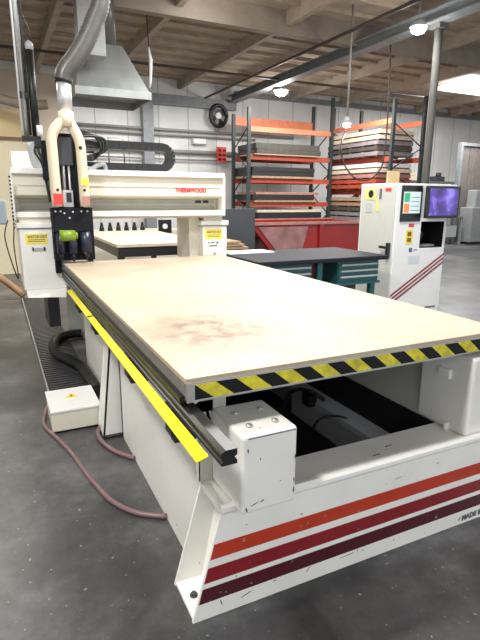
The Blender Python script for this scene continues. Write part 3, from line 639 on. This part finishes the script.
# end blocks
bk = obj('end_block', B((.652, .866, 1.335, 1.60, .42, .712), bev=.014), 'paint', R); bk['label'] = 'white block with four bolts on top'
for x in (.71, .81):
    for yy in (1.40, 1.51):
        bm = bmesh.new(); bm_cyl(bm, (x, yy, .714), .013, .006, seg=12, r2=.011); bm_cyl(bm, (x, yy, .72), .006, .003, seg=6); obj('bolt', bm, 'alu', bk)
scuffs(bk, [(.855, 1.334, .47, .004, .02, 0), (.855, 1.334, .51, .003, .014, .2), (.857, 1.334, .60, .003, .012, 0), (.70, 1.334, .455, .022, .0022, .3), (.73, 1.334, .46, .012, .003, .4), (.72, 1.334, .62, .002, .006, 0), (.674, 1.334, .66, .003, .01, .1), (.67, 1.334, .44, .004, .012, .3), (.80, 1.334, .52, .003, .002, 0)])
bm = bmesh.new(); bm_box(bm, .675, .855, 1.3325, 1.338, .700, .7035); obj('worn_edge', bm, 'labelgrey', bk)
obj('end_block', B((1.815, 2.06, 1.42, 1.72, .42, .795), bev=.014), 'paint', R)
obj('bracket_tab', B((1.795, 1.83, 1.52, 1.535, .42, .455), bev=.003), 'paint', R); obj('bracket_tab', B((1.80, 1.816, 1.535, 1.60, .665, .71), bev=.003), 'paint', R); obj('bracket_tab', B((.87, .90, 1.42, 1.432, .425, .46), bev=.003), 'paint', R)
# table
tb = obj('table_frame', B((.503, 2.03, 1.445, 4.68, .822, .882)), 'edgewood', R)
obj('spoilboard', B((.50, 2.032, 1.443, 4.68, .882, .90), bev=.002), 'board', tb)
obj('front_channel', B((.503, 2.03, 1.438, 1.446, .818, .884)), 'alu', tb)
obj('hazard_tape', B((.53, 2.03, 1.4365, 1.4385, .826, .878)), 'hazard', tb)
obj('edge_strip', B((.485, .503, 1.46, 4.66, .815, .835)), 'rail', tb)
obj('bed_box', B((.56, 1.97, 1.66, 4.66, .795, .82)), 'greypaint', tb)
# rails
for s in (0, 1):
    f = (lambda x: x) if s == 0 else mx
    bm = bmesh.new(); pr = [(f(.492), .752), (f(.540), .752), (f(.540), .764), (f(.532), .768), (f(.532), .775), (f(.540), .78), (f(.540), .798), (f(.505), .798), (f(.492), .79), (f(.492), .778), (f(.50), .773), (f(.50), .766), (f(.492), .762)]
    bm_prism(bm, pr, 'Y', 1.135, 5.45); obj('guide_rail', bm, 'rail', R)
    p, q = sorted((f(.535), f(.60))); obj('rail_bed', B((p, q, 1.62, 5.45, .742, .785)), 'rail', R)
bm = bmesh.new(); bm_hex(bm, [(.438, 1.185, .748), (.474, 1.185, .760), (.480, 4.05, .760), (.446, 4.05, .748), (.438, 1.185, .754), (.474, 1.185, .766), (.480, 4.05, .766), (.446, 4.05, .754)], bev=.002)
y_ = obj('yellow_guard_strip', bm, 'yellow', R); obj('seam', B((.443, .478, 3.05, 3.056, .760, .767)), 'labelgrey', y_)
for yy in (1.56, 2.21, 3.16, 3.85):
    bm = bmesh.new(); bm_box(bm, .485, .56, yy, yy+.08, .64, .752, bev=.006); bm_box(bm, .50, .585, yy+.015, yy+.06, .61, .66, bev=.004); obj('rail_bracket', bm, 'black', R)
# gantry beam
bm = bmesh.new(); bm_prism(bm, [(4.78, 1.69), (4.775, 1.65), (4.80, 1.64), (4.80, 1.60), (4.795, 1.48), (4.82, 1.465), (4.98, 1.445), (4.98, 1.345), (4.79, 1.335), (4.785, 1.29), (4.82, 1.27), (5.35, 1.27), (5.35, 1.69)], 'X', .16, 2.10)
gb = obj('gantry_beam', bm, 'paint2', R)
obj('top_cap', B((.15, 2.11, 4.772, 5.36, 1.688, 1.702), (.15, 2.11, 4.765, 4.79, 1.655, 1.70), bev=.003), 'paint', gb)
obj('lower_lip', B((.15, 2.11, 4.772, 4.80, 1.29, 1.335), bev=.004), 'paint', gb)
obj('linear_rail', B((.2, 2.08, 4.95, 4.985, 1.385, 1.405)), 'cheek', gb)
obj('groove_line', B((.2, 2.08, 4.792, 4.7965, 1.556, 1.560)), 'cheek', gb)
obj('end_cap', B((2.10, 2.135, 4.80, 5.35, 1.28, 1.68), bev=.01), 'paint', gb); obj('end_cap', B((.14, .16, 4.80, 5.35, 1.28, 1.68), bev=.006), 'paint', gb)
obj('slot_mark', B((1.87, 1.93, 4.962, 4.98, 1.41, 1.435), (1.955, 2.01, 4.962, 4.98, 1.41, 1.435)), 'black', gb)
text('maker_name', 'THERMWOOD', .056, faceY(1.60, 4.793, 1.515), 'labelred', gb, sx=.86)
obj('recess_shade', B((.2, 2.08, 4.974, 4.979, 1.35, 1.44)), 'cheek', gb)  # grey-beige liner added to darken the recess, shade put into its colour
# gantry legs
lg = obj('gantry_leg', B((.172, .53, 4.75, 5.40, .66, 1.20), bev=.006), 'paint', R)
obj('cap', B((.15, .545, 4.735, 5.42, 1.20, 1.245), bev=.006), 'paint', lg); obj('neck', B((.18, .53, 4.80, 5.36, 1.245, 1.28)), 'paint2', lg); obj('cap_shade_strip', B((.165, .535, 4.745, 5.41, 1.188, 1.20)), 'greypaint', lg)  # grey strip below the cap stands in for the shade under it
bm = bmesh.new(); bm_hex(bm, [(.19, 4.70, .60), (.50, 4.60, .60), (.53, 5.3, .60), (.19, 5.3, .60), (.185, 4.72, .66), (.52, 4.72, .66), (.53, 5.3, .66), (.185, 5.3, .66)]); obj('skirt', bm, 'paint', lg)
obj('carriage', B((.50, .60, 4.86, 5.35, .69, .74), (.36, .46, 4.85, 5.3, .28, .60)), 'black', lg)
lb = obj('warning_label', B((.215, .395, 4.747, 4.7505, 1.06, 1.15)), 'ylabel', lg)
text('warning_text', 'WATCH OUT', .036, faceY(.232, 4.7465, 1.112), 'labelgrey', lb, sx=.72)
obj('text_line', B((.235, .375, 4.746, 4.748, 1.095, 1.101), (.235, .375, 4.746, 4.748, 1.08, 1.086)), 'labelgrey', lb)
obj('handle', B((.27, .36, 4.735, 4.75, 1.008, 1.03), bev=.003), 'lightgrey', lg); obj('handle_screw', B((.262, .275, 4.733, 4.75, 1.004, 1.034), (.355, .368, 4.733, 4.75, 1.004, 1.034)), 'black', lg)
bm = bmesh.new()
for k in range(14): bm_box(bm, .128, .142, 4.70, 4.715, 1.20+.032*k, 1.216+.032*k)
obj('bead_chain', bm, 'black', R)
lg = obj('gantry_leg', B((1.90, 2.17, 4.85, 5.40, .30, 1.19), bev=.006), 'paint', R)
obj('cap', B((1.88, 2.185, 4.835, 5.42, 1.19, 1.235), bev=.005), 'paint', lg); obj('cap_shade_strip', B((1.895, 2.175, 4.845, 5.4, 1.178, 1.19)), 'greypaint', lg); obj('neck', B((1.92, 2.12, 4.86, 5.36, 1.235, 1.28)), 'paint2', lg)  # grey strip again painted as shade under the cap
lb = obj('warning_label', B((1.925, 2.115, 4.847, 4.8505, 1.05, 1.15)), 'ylabel', lg)
text('warning_text', 'WATCH OUT', .036, faceY(1.945, 4.8465, 1.107), 'labelgrey', lb, sx=.74)
obj('text_line', B((1.95, 2.09, 4.846, 4.848, 1.085, 1.092), (1.95, 2.09, 4.846, 4.848, 1.07, 1.076)), 'labelgrey', lb)
obj('small_marks', B((1.96, 1.975, 4.847, 4.8505, 1.005, 1.02), (1.99, 2.03, 4.847, 4.8505, 1.008, 1.018), (2.05, 2.07, 4.847, 4.8505, 1.0, 1.02), (1.97, 2.06, 4.847, 4.8505, .975, .985)), 'labelgrey', lg)
bm = bmesh.new(); bm_cyl(bm, (2.03, 4.84, .90), .01, .01, 'Y'); obj('screw', bm, 'steel', lg)
obj('inner_post', B((1.79, 1.90, 4.95, 5.35, .83, 1.27), bev=.004), 'paint2', lg)
obj('back_box', B((.18, .48, 5.3, 5.5, 1.70, 1.875), bev=.006), 'cab', R)
# router head
hd = obj('head_plate', B((.435, .775, 4.62, 4.775, .92, 1.37), bev=.006), 'matteblack', R); hd['label'] = 'black router head plate carrying the spindles'
bm = bmesh.new(); bm_box(bm, .44, .49, 4.70, 4.80, .80, 1.0, bev=.006); obj('carriage_arm', bm, 'matteblack', hd); bm = bmesh.new(); bm_box(bm, .435, .765, 4.56, 4.64, 1.17, 1.375, bev=.008); obj('lower_plate', bm, 'matteblack', hd)
obj('back_cover', B((.50, .70, 4.63, 4.77, 1.375, 1.98), bev=.004), 'matteblack', hd)
bm = bmesh.new(); bm_cyl(bm, (.475, 4.56, 1.14), .05, .13, 'X', r2=.045); bm_cyl(bm, (.605, 4.56, 1.14), .03, .02, 'X'); obj('motor', bm, 'green', hd)
for k, (x, r, z0) in enumerate(((.485, .036, .93), (.585, .042, .925), (.695, .05, .93))):
    bm = bmesh.new(); bm_cyl(bm, (x, 4.58, z0+.06), r, .18); bm_cyl(bm, (x, 4.58, z0+.02), r*.5, .05); bm_cyl(bm, (x, 4.58, z0-.01), r*.22, .04); obj('spindle', bm, mat('blue_black_%s' % 'abc'[k], (.012, .016, .035), .35), hd)
obj('z_column', B((.54, .62, 4.66, 4.76, 1.37, 1.95), bev=.004), 'black', hd); obj('z_motor', B((.52, .64, 4.60, 4.70, 1.72, 1.95), bev=.01), 'greydark', hd)
obj('ball_screw', T([(.555, 4.62, 1.38), (.555, 4.62, 1.75)], .016), 'steel', hd); obj('ball_screw', T([(.60, 4.62, 1.38), (.60, 4.62, 1.75)], .01), 'chrome', hd)
obj('gauge_block', B((.53, .615, 4.58, 4.60, 1.38, 1.52), bev=.003), 'lightgrey', hd); obj('gauge_mark', B((.56, .60, 4.574, 4.58, 1.42, 1.50)), 'black', hd)
bm = bmesh.new()
for x, z in ((.46, 1.345), (.50, 1.345), (.53, 1.33), (.6, 1.34), (.67, 1.345), (.72, 1.345), (.57, 1.29), (.6, 1.0), (.68, .99), (.71, 1.02)): bm_cyl(bm, (x, 4.552, z), .008, .012, 'Y', seg=8)
obj('bolts', bm, 'lightgrey', hd)
# dust pipes
dp = obj('dust_pipe', T([(.60, 4.56, 2.10), (.53, 4.55, 2.03), (.475, 4.55, 1.94), (.472, 4.55, 1.80), (.478, 4.55, 1.385)], .043, seg=14, sm=5), 'pipecream', R)
obj('red_sticker', B((.445, .52, 4.498, 4.503, 1.40, 1.49)), 'labelred', dp); bm = bmesh.new(); bm_cyl(bm, (.485, 4.498, 1.52), .012, .01, 'Y'); obj('port', bm, 'black', dp)
dp = obj('dust_pipe', T([(.60, 4.56, 2.10), (.645, 4.55, 2.02), (.69, 4.55, 1.92), (.70, 4.55, 1.78), (.705, 4.55, 1.385)], .042, seg=14, sm=5), 'pipecream', R)
obj('yellow_sticker', B((.675, .74, 4.499, 4.504, 1.56, 1.62)), 'ylabel', dp); bm = bmesh.new(); bm_cyl(bm, (.70, 4.5, 1.52), .012, .01, 'Y'); bm_cyl(bm, (.69, 4.503, 1.86), .014, .01, 'Y'); obj('port', bm, 'black', dp)
obj('pink_sticker', B((.675, .74, 4.499, 4.504, 1.40, 1.47)), 'pink', dp)
bm = bmesh.new(); bm_cyl(bm, (.60, 4.56, 2.02), .062, .12); obj('pipe_collar', bm, 'pipecream', R)
bm = bmesh.new(); bm_cyl(bm, (.60, 4.57, 2.14), .058, .25); bm_cyl(bm, (.6, 4.57, 2.36), .062, .012); obj('chrome_sleeve', bm, 'chrome', R)
# cable chain
def chain(z0, z1, x0, x1, y0, y1, th):
    bm = bmesh.new(); zc = (z0+z1)/2; r = (z1-z0)/2
    path = [(x0, z1)]+[(x0+(x1-x0)*k/24, z1) for k in range(1, 25)]+[(x1+r*math.sin(a), zc+r*math.cos(a)) for a in [math.pi*k/10 for k in range(1, 10)]]+[(x1-(x1-x0)*k/24, z0) for k in range(0, 25)]
    for i, (p, q) in enumerate(zip(path, path[1:])):
        d = Vector((q[0]-p[0], q[1]-p[1])); 
        if d.length < 1e-5: continue
        n = Vector((-d.y, d.x)).normalized()*th/2; e = d*.04
        P = Vector(p)-e; Q = Vector(q)+e; k = 0 if i % 2 else .004
        c = [P+n, Q+n, Q-n, P-n]; bm_hex(bm, [(v.x, y0+k, v.y) for v in c]+[(v.x, y1-k, v.y) for v in c])
    return bm
obj('cable_chain', chain(1.745, 1.945, .78, 1.54, 5.00, 5.12, .075), 'black', R)
bm = bmesh.new(); bm_box(bm, .76, .80, 5.0, 5.14, 1.70, 2.0); obj('chain_bracket', bm, 'greydark', R)
for k in range(3):
    obj('cable_loop', T([(.66, 4.75, 1.97-.03*k), (.78, 4.85, 2.03-.02*k), (.90+.03*k, 4.9, 1.98), (.93+.02*k, 4.9, 1.88), (.86, 4.95, 1.80+.02*k), (.74, 4.85, 1.80)], .013, seg=8, sm=6), 'black', R)
for k in range(3):
    obj('cable_loop', T([(.68, 4.78, 1.93-.04*k), (.80, 4.9, 1.96-.05*k), (.98-.05*k, 5.0, 1.95-.04*k)], .011, seg=8, sm=6), 'black', R)
obj('pneumatic_block', B((.40, .46, 4.66, 4.76, 1.60, 1.92), bev=.01), 'matteblack', R)
obj('ribbed_hose', T(smooth_path([(.73, 4.7, 1.72), (.82, 4.85, 1.71), (.90, 4.95, 1.75), (.97, 5.0, 1.76), (.985, 5.0, 1.70)], 8), .024, seg=10, ribs=.2), 'greypaint', R)
obj('wire_frame', T([(1.05, 5.15, 1.70), (1.05, 5.15, 2.02), (1.20, 5.15, 2.02), (1.20, 5.15, 1.70)], .008), 'steel', R)
# vertical conduit mast
o = thing('conduit_mast', 'silver and black service conduits rising to the roof at the left of the gantry', 'conduit', (.35, 5.1, 1.7))
obj('silver_conduit', T([(.325, 5.1, 1.95), (.315, 5.1, 4.75)], .022), 'alu', o); obj('white_conduit', T([(.29, 5.09, 1.98), (.285, 5.08, 4.75)], .009), 'white', o); obj('dark_conduit', T([(.355, 5.12, 2.0), (.35, 5.12, 4.75)], .014), 'greydark', o)
bm = bmesh.new(); bm_cyl(bm, (.405, 5.1, 1.98), .034, .72); obj('black_tube', bm, 'black', o)
bm = bmesh.new(); bm_tube(bm, [(.405, 5.1, 2.70), (.405, 5.1, 2.75), (.405, 5.1, 2.775)], [.036, .034, .012], 12); obj('grey_cap', bm, 'lightgrey', o)
bm = bmesh.new(); bm_cyl(bm, (.43, 5.06, 1.99), .025, .09); obj('white_valve', bm, 'white', o)
obj('clamp', B((.28, .44, 5.06, 5.15, 1.94, 1.99), bev=.006), 'black', o); obj('clamp', B((.29, .37, 5.08, 5.14, 2.30, 2.36), bev=.006), 'black', o)
bm = bmesh.new(); bm_tube(bm, [(.36, 5.02, 1.92), (.37, 5.0, 1.86), (.385, 5.0, 1.75), (.40, 5.0, 1.695)], [.05, .06, .055, .035], 12, sm=0); obj('grey_motor_boot', bm, 'lightgrey', o)
bm = bmesh.new()
for k in range(5): bm_tube(bm, [(.40, 5.05, 1.95-.01*k), (.36+.03*k, 4.9, 1.85+.02*k), (.40+.015*k, 4.8, 1.75), (.42, 4.75, 1.6+.02*k), (.44, 4.72, 1.42)], .008+.003*(k % 2), 6, sm=6)
bm_box(bm, .37, .43, 4.9, 5.0, 1.88, 1.95, bev=.01); obj('cable_bundle', bm, 'black', o)
obj('thin_cord', T([(.37, 5.1, 4.6), (.36, 5.1, 3.0), (.41, 5.1, 2.87), (.43, 5.1, 2.70)], .006, seg=6), 'black', o)
# dust hose
o = thing('dust_hose', 'thick ribbed grey dust hose curving up from the router head to the roof', 'hose', (.6, 4.6, 2.39))
bm = bmesh.new(); P = smooth_path([(.60, 4.57, 2.375), (.61, 4.57, 2.42), (.64, 4.57, 2.47), (.70, 4.57, 2.545), (.79, 4.57, 2.68), (.875, 4.57, 2.85), (.935, 4.57, 3.01), (.98, 4.6, 3.4), (1.02, 4.8, 4.0), (1.1, 5.0, 4.65)], 14)
bm_tube(bm, P, .077, 18, ribs=.10); obj('flexible_hose', bm, 'duct', o)
bm = bmesh.new(); bm_cyl(bm, (.60, 4.57, 2.36), .066, .03); obj('hose_clamp', bm, 'black', o)

# ------------------------------------------------------------------ floor items
# ribbed mat
m_ = mat('ribbed_rubber', (.05, .052, .056), .35, var=.2)
o = thing('ribbed_floor_track', 'dark ribbed cable track lying on the floor along the machine left side', 'floor track', (.41, 5.5, 0))
bm = bmesh.new(); bm_box(bm, .235, .575, 3.6, 7.8, 0, .006)
y = 3.61
while y < 7.79: bm_box(bm, .245, .565, y, y+.03, .006, .022); y += .055
obj('ribbed_belt', bm, m_, o)
obj('edge_trim', B((.228, .240, 3.55, 7.8, 0, .03)), 'greypaint', o)
# electrical box, slightly turned
o = thing('junction_box', 'cream metal junction box with yellow warning mark on its lid, on the floor', 'junction box', (.34, 3.25, 0))
def loc(bm): 
    for v in bm.verts: v.co += Vector((.345, 3.315, 0))
    return bm
obj('body', loc(B((-.150, .150, -.185, .185, .015, .142), bev=.004)), 'paint2', o); obj('lid', loc(B((-.155, .155, -.19, .19, .142, .157), bev=.003)), 'cab', o)
obj('base', loc(B((-.12, .14, -.17, .17, 0, .015))), 'black', o)
bm = bmesh.new(); bm_prism(bm, [(-.045, .0), (.045, .0), (.0, .085)], 'Z', -0+.1565, .1582); lb = obj('warning_mark', loc(bm), 'ylabel', o)
bm = bmesh.new(); bm_prism(bm, [(-.012, .012), (.010, .035), (.0, .06), (-.006, .035)], 'Z', .158, .1588); obj('bolt_symbol', loc(bm), 'labelgrey', lb)
obj('cable_gland', loc(T([(.15, -.10, .09), (.17, -.10, .09)], .018)), 'steel', o)
tag(obj('air_hose', T([(.192, 3.46, .06), (.165, 3.40, .013), (.158, 3.25, .013), (.215, 3.03, .013), (.27, 2.8, .013), (.30, 2.6, .013), (.335, 2.42, .013), (.38, 2.24, .013), (.46, 2.10, .013), (.56, 2.02, .013), (.585, 2.0, .02)], .0125, seg=8, sm=8), 'hose'), 'purple-grey air hose snaking from the junction box towards the striped front', 'hose')
tag(obj('air_hose', T([(.517, 3.215, .09), (.545, 3.20, .09), (.53, 3.10, .05), (.458, 3.04, .015), (.452, 2.9, .013), (.50, 2.73, .013), (.585, 2.6, .013)], .013, seg=8, sm=8), 'hose'), 'purple-grey air hose looping between the junction box and the buttress', 'hose')
P = smooth_path([(.70, 5.35, .06), (.60, 5.35, .06), (.46, 5.25, .065), (.385, 4.98, .065), (.39, 4.66, .065), (.47, 4.4, .07), (.53, 4.2, .07), (.545, 3.9, .07), (.555, 3.6, .07)], 14)
bm = bmesh.new(); bm_tube(bm, P, .047, 12, ribs=.2); tag(obj('corrugated_hose', bm, 'black'), 'thick black corrugated hose curling over the ribbed floor track', 'hose')
tag(obj('brown_pipe', T([(-.6, 8.25, .75), (-.034, 8.0, .33), (.20, 7.9, .115), (.27, 7.87, .05)], .05, seg=10), mat('brown_pipe', (.33, .19, .10), .5, var=.1)), 'brown pipe slanting to the floor at the left edge, behind the gantry leg', 'pipe')
bm = bmesh.new()
o = thing('grey_motor_box', 'small blue-grey box on a post at the left edge behind the gantry leg', 'box', (-.02, 7.0, 0))
obj('case', B((-.3, .13, 7, 7.2, 1.12, 1.42), bev=.02), mat('blue_grey', (.30, .36, .42), .5), o); obj('post', B((-.14, -.08, 7.05, 7.12, 0, 1.12)), 'greypaint', o)
tag(obj('hanging_wires', T([(.10, 5.2, 1.25), (.06, 5.15, 1.1), (.10, 5.1, .85), (.14, 5.1, .72), (.13, 5.2, 1.0), (.15, 5.3, 1.2), (.15, 5.4, 1.4)], .006, seg=6, sm=6), 'black'), 'loose thin black wires hanging beside the gantry left leg', 'wire')
